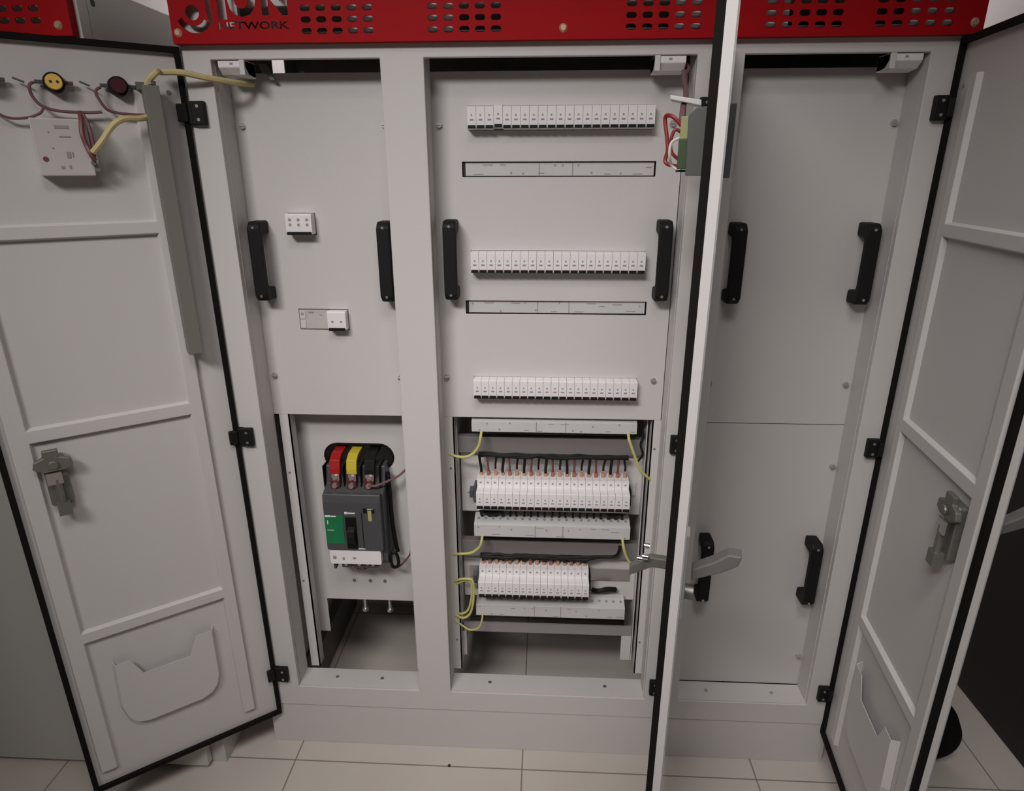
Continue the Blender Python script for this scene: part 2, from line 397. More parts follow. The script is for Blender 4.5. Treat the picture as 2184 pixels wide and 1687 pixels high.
# door construction ----------------------------------------------------
def make_door(hx, hy, dx, dy, nx, ny, W, lab, pocket=True):
    L = math.hypot(dx, dy); dx /= L; dy /= L; L = math.hypot(nx, ny); nx /= L; ny /= L
    # local: x along the door from the hinge, y out of its inner face, z up
    T = lambda p: Vector((hx+dx*p.x+nx*p.y, hy+dy*p.x+ny*p.y, p.z))
    z0, z1 = .104, 1.690; th = .013
    d = MB(T).box(.0, W, -th, -th+.002, z0, z1).box(0, .002, -th, 0, z0, z1).box(W-.002, W, -th, 0, z0, z1)
    d.box(.002, W-.002, -th+.002, 0, z1-.002, z1).box(.002, W-.002, -th+.002, 0, z0, z0+.002)
    d.box(.002, W-.002, -.003, -.001, z0+.002, z1-.002)
    door = d.build('cabinet_door', PAINT, cab, label=lab)
    g = MB(T)
    for a in ((.0005, .0105, z0+.0005, z1-.0005), (W-.0105, W-.0005, z0+.0005, z1-.0005)): g.box(a[0], a[1], 0, .0095, a[2], a[3])
    g.box(.0105, W-.0105, 0, .0095, z1-.0105, z1-.0005).box(.0105, W-.0105, 0, .0095, z0+.0005, z0+.0105)
    g.build('door_gasket', RUBBER, door)
    # stiffener frame: hat sections
    s = MB(T); a, b = .060, .0925; c, e = W-.058, W-.020
    hh = .009
    def hatv(u0, u1, za, zb): s.prism([(u0, -.001), (u0+.004, hh), (u1-.004, hh), (u1, -.001)], 'z', za, zb)
    hatv(a, b, .155, 1.625); hatv(c, e, .155, 1.625)
    for zc, hz in ((1.3685, .015), (.9905, .0165), (.5195, .0160)):
        s.prism([(-.001, zc-hz), (hh, zc-hz+.004), (hh, zc+hz-.004), (-.001, zc+hz)], 'x', b-.006, c+.006)
    s.build('stiffener_frame', PAINT, door, bevel=.001)
    # document pocket
    if pocket:
        k = MB(T); P = W/.4246
        pk = [(.127, .433), (.129, .305), (.136, .277), (.150, .260), (.172, .2515), (.288, .2515), (.310, .259), (.324, .278), (.3325, .315), (.3275, .430), (.298, .430), (.278, .3845), (.181, .3845), (.161, .433)]
        off = (W-.4246)/2; pk = [(q[0]+off, q[1]) for q in pk]
        n = len(pk)
        F = [k.bm.verts.new(T(Vector((q[0], .013, q[1])))) for q in pk]
        k.bm.faces.new(F)
        out = [(.121, .436), (.121, .303), (.129, .272), (.146, .254), (.171, .2455), (.290, .2455), (.315, .253), (.330, .274), (.339, .314), (.3335, .434)]
        out = [(q[0]+off, q[1]) for q in out]
        G = [k.bm.verts.new(T(Vector((q[0], -.001, q[1])))) for q in out]
        for i in range(9): k.bm.faces.new((F[i], F[i+1], G[i+1], G[i]))
        bmesh.ops.recalc_face_normals(k.bm, faces=k.bm.faces)
        pko = k.build('document_pocket', PAINT, door, label='pale plastic document pocket with a notched rim')
        so = pko.modifiers.new('thickness', 'SOLIDIFY'); so.thickness = .0015
    # hinges
    for hz in (1.5765, .9055, .236):
        hm = MB(T)
        hm.box(.004, .022, .004, .015, hz-.016, hz+.016).cyl((-.004, .010, hz-.021), (0, 0, 1), .0075, .042, 14)
        hm.build('hinge', BLACK, door, bevel=.002)
    return door, T
def frame_hinges(xs, sgn):
    for hz in (1.5765, .9055, .236):
        m = MB().box(xs+sgn*.006 if sgn > 0 else xs-.032, xs+.032 if sgn > 0 else xs-.006, -.013, 0, hz-.021, hz+.021)
        h = m.build('frame_hinge_leaf', BLACK, cab, bevel=.002)
        s = MB()
        for dz in (-.012, .012): s.cyl((xs+sgn*.020, -.013, hz+dz), (0, -1, 0), .003, .0012, 10)
        s.build('hinge_screw', STEEL, h)
d1 = (math.cos(2.5), -math.sin(2.5)); d3 = (math.cos(1.6898), -math.sin(1.6898))
doorL, TL = make_door(.0289, .0021, d1[0], d1[1], .59847, -.80114, .4276, 'pale grey door standing open at the left of the cabinet')
doorM, TM = make_door(1.0290, -.004, -.230, -.973, -.973, .230, .601, 'pale grey middle door standing open and seen edge-on', False)
doorR, TR = make_door(1.4535, .0021, d3[0], d3[1], -.99293, .11872, .4276, 'pale grey door standing open at the right, in shade')
frame_hinges(.0345, 1); frame_hinges(1.0300, -1); frame_hinges(1.4480, -1)

# locks and swing handles ------------------------------------------------
def inner_lock(door, T, u, zt, zb, lab):
    m = MB(T); uc = u
    m.prism(rrect(uc-.019, uc+.019, zb+.016, zt-.018, .006), 'y', .0, .016)
    lk = m.build('lock_case', LOCKM, door, bevel=.002, label=lab)
    MB(T).prism([(uc-.032, zt-.037), (uc-.026, zt-.024), (uc-.012, zt-.018), (uc-.012, zt-.006), (uc-.005, zt-.002), (uc+.008, zt-.002), (uc+.014, zt-.010), (uc+.026, zt-.014), (uc+.034, zt-.026), (uc+.030, zt-.038), (uc+.016, zt-.045), (uc-.014, zt-.045)], 'y', .016, .024).build('lock_cam', LOCKM, lk) if False else None
    c = MB(T).prism([(uc-.032, zt-.040), (uc-.030, zt-.024), (uc-.012, zt-.018), (uc-.012, zt-.002), (uc+.014, zt-.002), (uc+.014, zt-.016), (uc+.030, zt-.022), (uc+.034, zt-.036), (uc+.020, zt-.046), (uc-.018, zt-.046)], 'y', .016, .026)
    c.cyl((uc, .026, zt-.032), (0, 1, 0), .009, .006, 14)
    c.build('lock_cam', LOCKM, door, bevel=.002)
    MB(T).box(uc-.010, uc+.016, .0265, .030, zt-.072, zt-.048).build('striker_plate', STEEL, door, label='bright metal striker plate')
    MB(T).cyl((uc, .024, zb+.022), (0, 0, 1), .0065, .055, 12).box(uc-.012, uc+.010, .016, .032, zb, zb+.026).build('lock_barrel', LOCKM, door, smooth=False)
inner_lock(doorL, TL, .344, .965, .825, 'dull metal lock case on the left door')
inner_lock(doorR, TR, .344, .972, .835, 'dull metal lock case on the right door')
def swing_handle(door, T, u, zc):
    m = MB(T); m.box(u-.014, u+.014, -.019, -.012, zc-.075, zc+.070); b = m.build('handle_base', OFFW, door, bevel=.003)
    k = MB(T).cyl((u, -.019, zc-.030), (0, -1, 0), .011, .012, 18); k.build('lock_knob', LOCKM, door, smooth=True)
    l = MB(T)
    l.prism([(-.026, zc-.006), (-.026, zc+.012), (-.060, zc+.036), (-.078, zc+.042), (-.084, zc+.030), (-.070, zc+.024), (-.058, zc+.012)], 'x', u-.011, u+.011) if False else None
    pts = [(-.026, zc-.004), (-.026, zc+.014), (-.052, zc+.030), (-.072, zc+.046), (-.090, zc+.046), (-.086, zc+.030), (-.066, zc+.016)]
    A = [l.bm.verts.new(T(Vector((u-.011, q[0], q[1])))) for q in pts]; B = [l.bm.verts.new(T(Vector((u+.011, q[0], q[1])))) for q in pts]
    n = len(pts); l.bm.faces.new(A); l.bm.faces.new(B[::-1])
    for i in range(n): l.bm.faces.new((A[i], B[i], B[(i+1) % n], A[(i+1) % n]))
    l.build('swing_handle', HANDM, door, bevel=.002, label='metal swing handle pulled out from the door')
swing_handle(doorM, TM, .520, .925); swing_handle(doorR, TR, .38, .925)
# chrome rod ends on the middle door's lock
m = MB(TM)
for a in ((.50, .036, .948), (.53, .036, .948), (.515, .044, .934)): m.cyl(a, (0, 1, 0), .0042, .008, 12)
m.build('rod_pin', CHROME, doorM, smooth=True)
MB(TM).prism([(0, .925), (.030, .925), (.062, .905), (.062, .922), (.034, .942), (0, .942)], 'x', .508, .520).build('latch_tongue', LOCKM, doorM, bevel=.002)
# hole in door near hinge
for T, dr in ((TL, doorL), (TR, doorR)):
    MB(T).cyl((.030, -.001, 1.612), (0, 1, 0), .004, .002, 12).build('earth_stud', STEEL, dr)

# wiring duct on the left door
dct = MB(TL).box(.050, .0765, .012, .046, 1.117, 1.618)
tag(dct.build('wiring_duct', DUCTD, None, bevel=.001), 'narrow dark grey wiring duct running down the inside of the left door', 'cable duct')

# ------------------------------------------------------------------ breakers
def make_breaker():
    t = thing('circuit_breaker', '', 'circuit breaker', (0, 0, 0))
    p = PITCH-.0006; a, b = -p/2, p/2
    # side profile (y,z) about the nose centre: shoulder .075, nose .045
    prof = [(.120, -.0430), (.0750, -.0430), (.0750, -.0225), (.0480, -.0205), (.0450, -.0190), (.0450, .0190), (.0480, .0205), (.0750, .0225), (.0750, .0430), (.120, .0430)]
    prof = [(y, z) for y, z in prof]
    m = MB(); n = len(prof)
    A = [m.bm.verts.new((a, *q)) for q in prof]; B = [m.bm.verts.new((b, *q)) for q in prof]
    for quad in ((0,1,8,9),(2,3,6,7),(3,4,5,6)): pass
    for side in (A, B):
        m.bm.faces.new([side[0], side[1], side[2], side[7], side[8], side[9]]); m.bm.faces.new([side[2], side[3], side[4], side[5], side[6], side[7]])
    for i in range(n): m.bm.faces.new((A[i], B[i], B[(i+1) % n], A[(i+1) % n]))
    m.build('body', WHITE, t)
    MB().box(a+.0012, b-.0012, .0405, .0457, -.0203, -.0145).build('toggle', BLACK, t, label='black toggle at the foot of the breaker')
    MB().box(a+.0050, b-.0050, .0440, .0452, -.0055, -.0030).box(a+.0068, b-.0068, .0446, .0452, .0020, .0055).build('rating_print', PRINT, t)
    MB().cyl((0, .0755, .0325), (0, -1, 0), .0026, .0008, 8).cyl((0, .0755, -.0325), (0, -1, 0), .0026, .0008, 8).build('terminal_screw', PRINT, t)
    return t
proto = make_breaker()
rowname = ['the topmost row', 'the second row from the top', 'the third row from the top', 'the long exposed row below the cover plate', 'the shorter lowest row']
first = True
for r, zc in enumerate(ROWS):
    n = 16 if r == 4 else 21
    for i in range(n):
        x = X0+PITCH*(i+.5)
        lab = '%s white circuit breaker from the left in %s' % (ORD[i], rowname[r])
        dz = .0018 if (r == 0 and i == 3) else 0
        if first: proto.location = (x, 0, zc); proto['label'] = lab; o = proto; first = False
        else: o = copy_thing(proto, (x, 0, zc+dz), lab)
        o['group'] = 'circuit breakers in ' + rowname[r]
        o['category'] = 'circuit breaker'
# three pole breaker in the left bay
t = thing('three_pole_breaker', 'white three-pole breaker in the upper window of the left cover plate', 'circuit breaker', (.2035, .05, 1.3435))
m = MB().prism([(.120, 1.346), (.049, 1.346), (.046, 1.350), (.046, 1.3845), (.049, 1.3875), (.120, 1.3875)], 'x', .1765, .2310)
m.build('body', WHITE, t)
MB().box(.179, .229, .041, .047, 1.3450, 1.3515).build('toggle', BLACK, t)
m = MB()
for i in range(3):
    x = .1856+.0182*i; m.cyl((x, .0465, 1.3655), (0, -1, 0), .0032, .0008, 10).cyl((x, .0465, 1.3755), (0, -1, 0), .0034, .0006, 10)
m.build('rating_print', PRINT, t)
# residual-current device with two-pole breaker in the lower window
t = thing('control_module', 'pale grey rectangular module in the lower window of the left cover plate', 'electrical module', (.222, .07, 1.1375))
MB().box(.1755, .2425, .067, .12, 1.1385, 1.1815).build('housing', PANELB, t, bevel=.0008)
MB().box(.1775, .1890, .0655, .067, 1.141, 1.158).box(.1775, .1890, .0655, .067, 1.162, 1.178).build('side_keys', OFFW, t)
MB().box(.1945, .2390, .0662, .067, 1.1400, 1.1735).build('display_panel', BOXG, t)
MB().box(.1965, .2080, .0658, .0668, 1.1750, 1.1775).box(.1805, .1850, .0645, .0656, 1.170, 1.176).box(.221, .228, .0655, .0663, 1.1700, 1.1715).build('print', PRINT, t)
t = thing('two_pole_breaker', 'small white two-pole breaker at the right end of the pale module', 'circuit breaker', (.2630, .06, 1.1375))
MB().prism([(.120, 1.140), (.053, 1.140), (.050, 1.143), (.050, 1.1785), (.053, 1.1815), (.120, 1.1815)], 'x', .2435, .2840).build('body', WHITE, t)
MB().box(.2460, .2815, .046, .051, 1.1390, 1.1455).build('toggle', BLACK, t)
MB().cyl((.2540, .0503, 1.159), (0, -1, 0), .0026, .0007, 10).cyl((.2735, .0503, 1.159), (0, -1, 0), .0026, .0007, 10).build('rating_print', PRINT, t)

# ------------------------------------------------------------------ terminal bars
barlab = ['long white terminal bar in the uppermost slot of the middle cover plate', 'long white terminal bar in the lower slot of the middle cover plate', 'long white terminal bar just under the middle cover plate', 'long white terminal bar under the long exposed breaker row', 'long white terminal bar at the bottom under the shortest breaker row']
for r, z in enumerate(BZ):
    x0, x1 = .5530, .9360; y = .0755 if r < 2 else .0700
    h = .0130 if r < 2 else (.0130 if r == 2 else .0165)
    t = thing('terminal_bar', barlab[r], 'terminal bar', ((x0+x1)/2, .09, z-h))
    t['group'] = 'long white terminal bars'
    up = .010
    MB().prism([(y, z-h), (y, z+h), (y+.030, z+h+up), (y+.045, z+h+up), (y+.045, z-h)], 'x', x0, x1).build('cover', BARW, t, bevel=.0008)
    m = MB(); random.seed(r)
    for k in range(14):
        x = x0+.012+k*(x1-x0-.03)/13+random.uniform(-.006, .006); w_ = random.choice([.003, .004, .012, .02]); zz = z+random.choice([-1, .2, .55, .75, -.8])*h*.8
        m.box(x, min(x+w_, x1-.003), y-.0006, y, zz, zz+.0016 if w_ > .01 else zz+.0035)
    m.build('cover_print', PRINT, t)
    MB().box(x0+.150, x0+.152, y-.0004, y+.0002, z-h, z+h).box(x0+.218, x0+.220, y-.0004, y+.0002, z-h, z+h).build('cover_joint', PRINT, t)
    if r >= 2:
        m = MB()
        for k in range(21):
            x = x0+.010+k*(x1-x0-.02)/20
            if r < 4: m.cyl((x, y+.028, z-h-.011), (0, 0, 1), .0040, .013, 8)
        if r < 4: m.box(x0+.004, x1-.004, y+.034, y+.044, z-h-.012, z-h)
        else:
            m.box(x0+.004, x1-.004, y+.034, y+.044, z-h-.006, z-h)
        m.build('wire_entry_row', DARK, t)
        m = MB()
        for k in range(21):
            x = x0+.010+k*(x1-x0-.02)/20; m.cyl((x, y+.020, z+h+up*.62), (0, -.32, 1), .0035, .0018, 8)
        m.build('terminal_holes', PRINT, t)
    else:
        MB().box(x0-.0045, x0-.001, y, y+.05, z-h, z+h).build('end_stop', DARK, t)

# mounting sheets, rails and ducts inside the middle bay
MB().box(.5180, .9650, .126, .129, .655, .822).build('rear_sheet', PAINT, cab)
MB().box(.5180, .9650, .126, .129, .400, .533).build('rear_sheet', PAINT, cab)
MB().box(.5180, .9650, .126, .129, .935, 1.645).build('rear_sheet', PAINT, cab)
for z, x1 in ((1.570, .950), (1.289, .950), (1.009, .950), (.729, .950), (.4785, .950)):
    m = MB().plate(.532, x1, z-.0175, z+.0175, .1205, .1225, []).box(.532, x1, .1225, .126, z-.012, z+.012)
    tag(m.build('din_rail', STEEL if z < .5 else OFFW, None), {1.570: 'steel mounting rail behind the topmost breaker row', 1.289: 'steel mounting rail behind the second breaker row', 1.009: 'steel mounting rail behind the third breaker row', .729: 'steel mounting rail showing at both ends of the long exposed row', .4785: 'steel mounting rail, empty at the right of the shortest breaker row'}[z], 'mounting rail', 'breaker mounting rails')
for z0, z1, lab in ((.8265, .868, 'dark grey cable duct below the terminal bar at the top of the opening'), (.536, .582, 'dark grey cable duct above the shortest breaker row')):
    tag(MB().box(.5140, .9640, .104, .126, z0, z1).build('cable_duct', DUCT, None, bevel=.001), lab, 'cable duct', 'grey ducts in the middle bay')
MB().box(.510, .962, .100, .104, .304, .334).box(.510, .962, .104, .13, .304, .307).build('lower_cross_rail', DUCTL, cab)
MB().box(.936, .962, .101, .104, .225, .304).build('rail_leg', PAINT, cab); MB().box(.510, .522, .101, .104, .225, .304).build('rail_leg', PAINT, cab)
MB().box(.9635, .9655, .1, .3, .225, 1.645).build('inner_side_sheet', PAINT, cab)
MB().box(.5125, .5145, .1, .3, .225, 1.645).build('inner_side_sheet', PAINT, cab)

# end clamps
for x, z, lab in ((.5495, .715, 'small grey end clamp at the left of the long exposed row'), (.5525, .465, 'small grey end clamp at the left of the shortest row')):
    tag(MB().box(x-.009, x+.001, .098, .120, z-.008, z+.014).box(x+.003, x+.009, .080, .120, z-.012, z+.030).build('end_clamp', CHAR, None, bevel=.001), lab, 'clamp')
for x, z, lab in ((.9335, .715, 'small black end clamp at the right of the long exposed row'), (.8455, .468, 'small black end clamp at the right of the shortest row')):
    tag(MB().box(x-.004, x+.001, .078, .120, z-.010, z+.030).build('end_clamp', BLACK, None, bevel=.001), lab, 'clamp')

# ------------------------------------------------------------------ wire looms
random.seed(5)
def loom(lab, zc, zb, nw, x1, tail=None, top=None):
    """bundle at height zc with drops down to breakers at zb"""
    t = thing('wire_loom', lab, 'wiring', ((X0+x1)/2, .095, zb))
    b = MB(); n = 7
    for j in range(5):
        oy, oz = random.uniform(-.004, .004), random.uniform(-.003, .003)
        pts = [(X0+.003+k*(x1-X0-.006)/12, .090+oy+random.uniform(-.002, .002), zc+oz+random.uniform(-.0025, .003)) for k in range(13)]
        if tail: pts += tail
        b.tube(pts, .0040, 6, 3)
    b.build('wire_bundle', BLACK, t, smooth=True)
    for i in range(nw):
        x = X0+PITCH*(i+.5); s = i % 3
        m = MB(); bend = random.uniform(-.004, .004); ln = zb + (.0 if s == 0 else (.002 if s == 1 else .014))
        m.tube([(x+bend, .090, zc), (x+bend*.8, .092, zc-(zc-ln)*.3), (x, .096, zc-(zc-ln)*.7), (x, .097, ln)], .0027 if s else .0035, 6, 3)
        m.build('drop_wire', BLACK if s == 0 else BRNW if s == 1 else BLACK, t, smooth=True)
    for i in range(nw):
        x = X0+PITCH*(i+.5)
        MB().cyl((x, .096, zb-.006), (0, 0, 1), .0046, .015 if i % 3 else .011, 8).build('ferrule', ORNW if i % 3 != 1 else REDF, t, smooth=True, label='orange wire ferrule' if i % 3 != 1 else 'red wire ferrule')
    return t
loom('black wire loom arching over the long exposed breaker row, with thin drops', .8275, ROWS[3]+.0455, 21, .9262, top=1)
loom('low black wire loom over the shortest breaker row, with orange ferrules', .5490, ROWS[4]+.0455, 16, .842, tail=[(.87, .09, .5525), (.90, .088, .5550), (.912, .086, .566), (.9165, .09, .585)])
# wires between the long row and the terminal bar under it
t = thing('wire_loom', 'short black wires between the long exposed row and the bar beneath', 'wiring', (.744, .095, .656))
for i in range(21):
    x = X0+PITCH*(i+.5); k = .007 if (i < 4 or i > 16) else 0
    MB().tube([(x, .100, .688), (x+random.uniform(-.003, .003), .090-k, .674), (x, .100, .655)], .0026 if not k else .0036, 6, 3).build('short_wire', BLACK, t, smooth=True)
MB().tube([(X0+.004, .088, .680), (X0+.03, .084, .674), (X0+.060, .088, .680)], .006, 8, 4).build('wire_bundle', BLACK, t, smooth=True)
MB().tube([(.870, .088, .682), (.895, .084, .676), (.922, .088, .682)], .006, 8, 4).build('wire_bundle', BLACK, t, smooth=True)
t = thing('wire_loom', 'short black wires between the shortest row and the lowest bar', 'wiring', (.7, .095, .41))
for i in range(16):
    x = X0+PITCH*(i+.5)
    MB().tube([(x, .100, .438), (x, .088, .430), (x, .096, .421)], .0030, 6, 3).build('short_wire', BRNW, t, smooth=True)
tag(MB().tube([(.856, .112, .437), (.870, .100, .443), (.892, .104, .446), (.915, .112, .440)], .0065, 8, 4).build('cable', BLACK, None, smooth=True), 'short thick black cable lying on the right end of the lowest terminal bar', 'cable')

# yellow-green earth wires
def ywire(lab, pts, r=.0033, m=YELW): tag(MB().tube(pts, r, 8, 5).build('earth_wire', m, None, smooth=True), lab, 'wire', 'yellow earth wires of the middle bay')
ywire('yellow earth wire curling left from the upper exposed terminal bar', [(.5760, .082, .900), (.5745, .060, .885), (.5700, .058, .865), (.5560, .058, .845), (.5370, .060, .8350), (.515, .066, .834), (.497, .072, .838)])
ywire('yellow earth wire running down right from the upper exposed terminal bar', [(.9175, .082, .903), (.9170, .060, .890), (.9270, .056, .862), (.9460, .060, .815), (.9640, .066, .792), (.975, .071, .780)])
ywire('yellow earth wire curling left from the middle terminal bar', [(.5730, .082, .617), (.5720, .058, .608), (.5660, .058, .592), (.5460, .060, .574), (.516, .066, .566), (.497, .072, .560)])
ywire('yellow earth wire curling right from the middle terminal bar', [(.9185, .082, .622), (.9190, .058, .610), (.9255, .056, .584), (.9390, .060, .558), (.955, .064, .552), (.971, .071, .552)])
ywire('thin yellow earth wire looping under the lowest terminal bar', [(.5690, .082, .384), (.5690, .058, .374), (.5620, .056, .354), (.5480, .058, .343), (.5330, .060, .342), (.516, .064, .351), (.497, .07, .360)], .0022)
ywire('outer thick yellow earth wire coiled at the left of the lowest rows', [(.499, .072, .478), (.516, .062, .494), (.5370, .056, .4995), (.5480, .055, .494), (.5500, .055, .465), (.5470, .055, .425), (.5380, .058, .392), (.5200, .062, .376), (.499, .07, .378)], .0032)
ywire('inner yellow earth wire coiled at the left of the lowest rows', [(.499, .074, .465), (.516, .068, .482), (.5340, .063, .490), (.5440, .062, .480), (.5430, .062, .440), (.5330, .064, .400), (.5150, .068, .384), (.499, .074, .386)], .0030)
# door switch wire tails in the right of the lower opening
tag(MB().tube([(.952, .098, .900), (.955, .096, .880), (.950, .094, .860), (.957, .096, .835), (.948, .098, .815)], .0025, 6, 4).build('cable', BLACK, None, smooth=True), 'thin black cable wriggling down the right edge of the exposed opening', 'cable')

# ------------------------------------------------------------------ left bay lower compartment
base = MB().box(.1075, .4050, .130, .133, .3720, .9300)
cut = MB().prism(stadium(.2620, .7995, .172, .066, 10), 'y', .10, .16)
pl = boolean_cut(base, cut, PAINT); pl.box(.1075, .1380, .130, .133, .2640, .3715)
mp = pl.build('mounting_plate', PAINT, cab, label='pale mounting plate with an oval cable opening')
MB().tube([(q[0], .129, q[1]) for q in stadium(.2620, .7995, .172, .066, 10)], .0028, 8, 0, closed=True).build('edge_trim', RUBBER, mp, smooth=True)
m = MB()
for x in (.2191, .2626, .3022): m.cyl((x, .130, .4340), (0, -1, 0), .0042, .003, 12)
m.build('plate_bolts', LOCKM, mp, smooth=True)
m = MB()
for x in (.236, .305): m.cyl((x, .150, .330), (0, 0, 1), .005, .03, 10).cyl((x, .150, .322), (0, 0, 1), .009, .008, 6)
m.build('earth_bolts', STEEL, mp, smooth=True)

t = thing('moulded_case_breaker', 'large charcoal main breaker with green label and white lower strip', 'main breaker', (.262, .09, .525))
MB().prism([(.130, .530), (.070, .530), (.062, .545), (.060, .735), (.085, .745), (.095, .790), (.130, .790)], 'x', .1870, .3350).build('body', CHAR, t, bevel=.002)
MB().prism([(.062, .582), (.044, .582), (.042, .586), (.042, .716), (.046, .736), (.062, .736)], 'x', .1890, .3300).build('front_cover', CHAR, t, bevel=.002)
MB().prism(rrect(.1925, .3215, .5410, .5795, .005), 'y', .046, .062).build('white_strip', WHITE, t, label='white lower strip of the main breaker')
m = MB().box(.200, .208, .0452, .0462, .555, .564).box(.224, .229, .0452, .0462, .553, .560).box(.250, .258, .0452, .0462, .556, .561); m.build('strip_print', PRINT, t)
MB().box(.1905, .2360, .0405, .0425, .602, .681).build('green_label', GREENL, t)
m = MB(); m.box(.1925, .2060, .0396, .0404, .6770, .6820).box(.2072, .2200, .0396, .0404, .6775, .6805); m.box(.197, .199, .0396, .0404, .657, .668).box(.195, .212, .0396, .0404, .6400, .6412); m.build('label_print', WHITE, t)
MB().box(.2415, .2680, .0400, .0430, .5895, .6760).build('toggle_slot', RUBBER, t)
MB().prism([(.042, .600), (.030, .612), (.026, .628), (.030, .644), (.042, .652)], 'x', .2450, .2650).build('toggle', BLACK, t, bevel=.002)
m = MB().box(.2410, .2480, .0410, .0424, .6855, .6910).box(.2490, .2670, .0410, .0424, .6860, .6895); m.build('upper_print', WHITE, t)
m = MB().box(.2670, .2850, .0410, .0424, .5870, .5905); m.build('lower_print', OFFW, t)
MB().box(.2880, .2960, .0395, .0415, .690, .702).box(.3080, .3150, .0395, .0415, .690, .700).build('tripping_key', BLACK, t)
MB().box(.2990, .3080, .0395, .0415, .668, .696).box(.2980, .3120, .0395, .0415, .6985, .7015).build('yellow_tag', mat('straw_tag', (.42, .38, .14), .5), t)
MB().box(.2820, .2835, .0410, .0424, .590, .690).build('cover_seam', RUBBER, t)
for x in (.2150, .2560, .2985):
    MB().box(x-.0115, x+.0115, .0700, .1000, .7370, .7600).build('terminal_block', mat('maroon_insulator', (.10, .02, .022), .5) if 'maroon_insulator' not in MATS else MATS['maroon_insulator'], t)
    m = MB().cyl((x, .070, .7490), (0, -1, 0), .0072, .006, 6).cyl((x-.004, .079, .7700), (0, -1, 0), .0055, .004, 6); m.build('terminal_bolt', TIN, t)
for x in (.1865, .2355, .2775, .3240):
    MB().box(x-.0012, x+.0012, .076, .129, .738, .795).build('phase_barrier', RUBBER, t)
MB().box(.1950, .2010, .058, .075, .5180, .5300).box(.2160, .2400, .058, .10, .5230, .5300).box(.2480, .2740, .058, .10, .5220, .5300).box(.2840, .3080, .058, .10, .5230, .5300).build('lower_terminals', CHAR, t)
m = MB()
for x in (.227, .261, .296): m.cyl((x, .060, .5330), (0, -1, 0), .0045, .004, 8)
m.build('lower_bolts', BRASS, t)
def busbar(x, mtl, lab, bare):
    b = thing('busbar', lab, 'busbar', (x, .10, .76), 'coloured busbars above the main breaker')
    s = MB(); h = .0125; path = [(.26, .812), (.150, .8230), (.098, .822), (.078, .812), (.072, .790), (.071, .778)]
    th = .0045; top = path; 
    inner = [(y+(.001 if i < 3 else .007), z-(.007 if i < 4 else .002)) for i, (y, z) in enumerate(path)]
    n = len(path)
    A = [s.bm.verts.new((x-h, *q)) for q in top]; B = [s.bm.verts.new((x+h, *q)) for q in top]
    Cc = [s.bm.verts.new((x-h, *q)) for q in inner]; D = [s.bm.verts.new((x+h, *q)) for q in inner]
    for i in range(n-1):
        s.bm.faces.new((A[i], A[i+1], B[i+1], B[i])); s.bm.faces.new((Cc[i], D[i], D[i+1], Cc[i+1]))
        s.bm.faces.new((A[i], Cc[i], Cc[i+1], A[i+1])); s.bm.faces.new((B[i], B[i+1], D[i+1], D[i]))
    s.bm.faces.new((A[0], B[0], D[0], Cc[0])); s.bm.faces.new((A[-1], Cc[-1], D[-1], B[-1]))
    s.build('sleeve', mtl, b, bevel=.001)
    MB().hexa([(x-.0075, .073, .752), (x+.0075, .073, .752), (x+.0075, .078, .752), (x-.0075, .078, .752), (x-.0095, .073, .780), (x+.0095, .073, .780), (x+.0095, .077, .780), (x-.0095, .077, .780)]).build('bare_end', TIN, b)
    MB().cyl((x, .0725, .7690), (0, -1, 0), .0060, .004, 6).build('bolt', TIN, b)
busbar(.2170, REDS, 'red-sleeved busbar coming out of the oval opening', 1)
busbar(.2580, YELS, 'yellow-sleeved busbar coming out of the oval opening', 1)
busbar(.3020, BLACK, 'black-sleeved busbar coming out of the oval opening', 1)
def cable(name, lab, pts, r, m, cat='cable', sm=5): return tag(MB().tube(pts, r, 8, sm).build(name, m, None, smooth=True), lab, cat)
cable('control_wire', 'dull mauve wire running right from the main breaker to the cabinet post', [(.300, .064, .752), (.318, .060, .754), (.345, .075, .760), (.372, .090, .770), (.402, .1, .800)], .0030, PURW)
cable('control_cable', 'black cable running down the right flank of the main breaker', [(.338, .104, .770), (.341, .098, .72), (.342, .098, .64), (.347, .10, .57), (.350, .104, .545)], .0055, BLACK)
cable('cable_loop', 'black cable loop beside the foot of the main breaker', [(.339, .082, .512), (.338, .074, .535), (.341, .068, .556), (.348, .066, .566), (.356, .068, .556), (.358, .072, .532), (.352, .080, .514), (.340, .084, .509)], .0042, BLACK)
cable('control_wire', 'thin brown wire curving from the loop up to the cabinet post', [(.340, .090, .508), (.354, .086, .510), (.370, .088, .525), (.384, .094, .545), (.388, .1, .575), (.402, .105, .590)], .0022, BRNW)
cable('control_wire', 'thin orange-brown wire arching under the main breaker', [(.236, .075, .523), (.250, .070, .512), (.268, .070, .510), (.284, .075, .518)], .0016, BRNW)

# bottom rail and floor gasket of the left bay interior
MB().box(.036, .060, .10, .597, .0, .12).build('bottom_rail', CHAR if False else DUCT, cab)

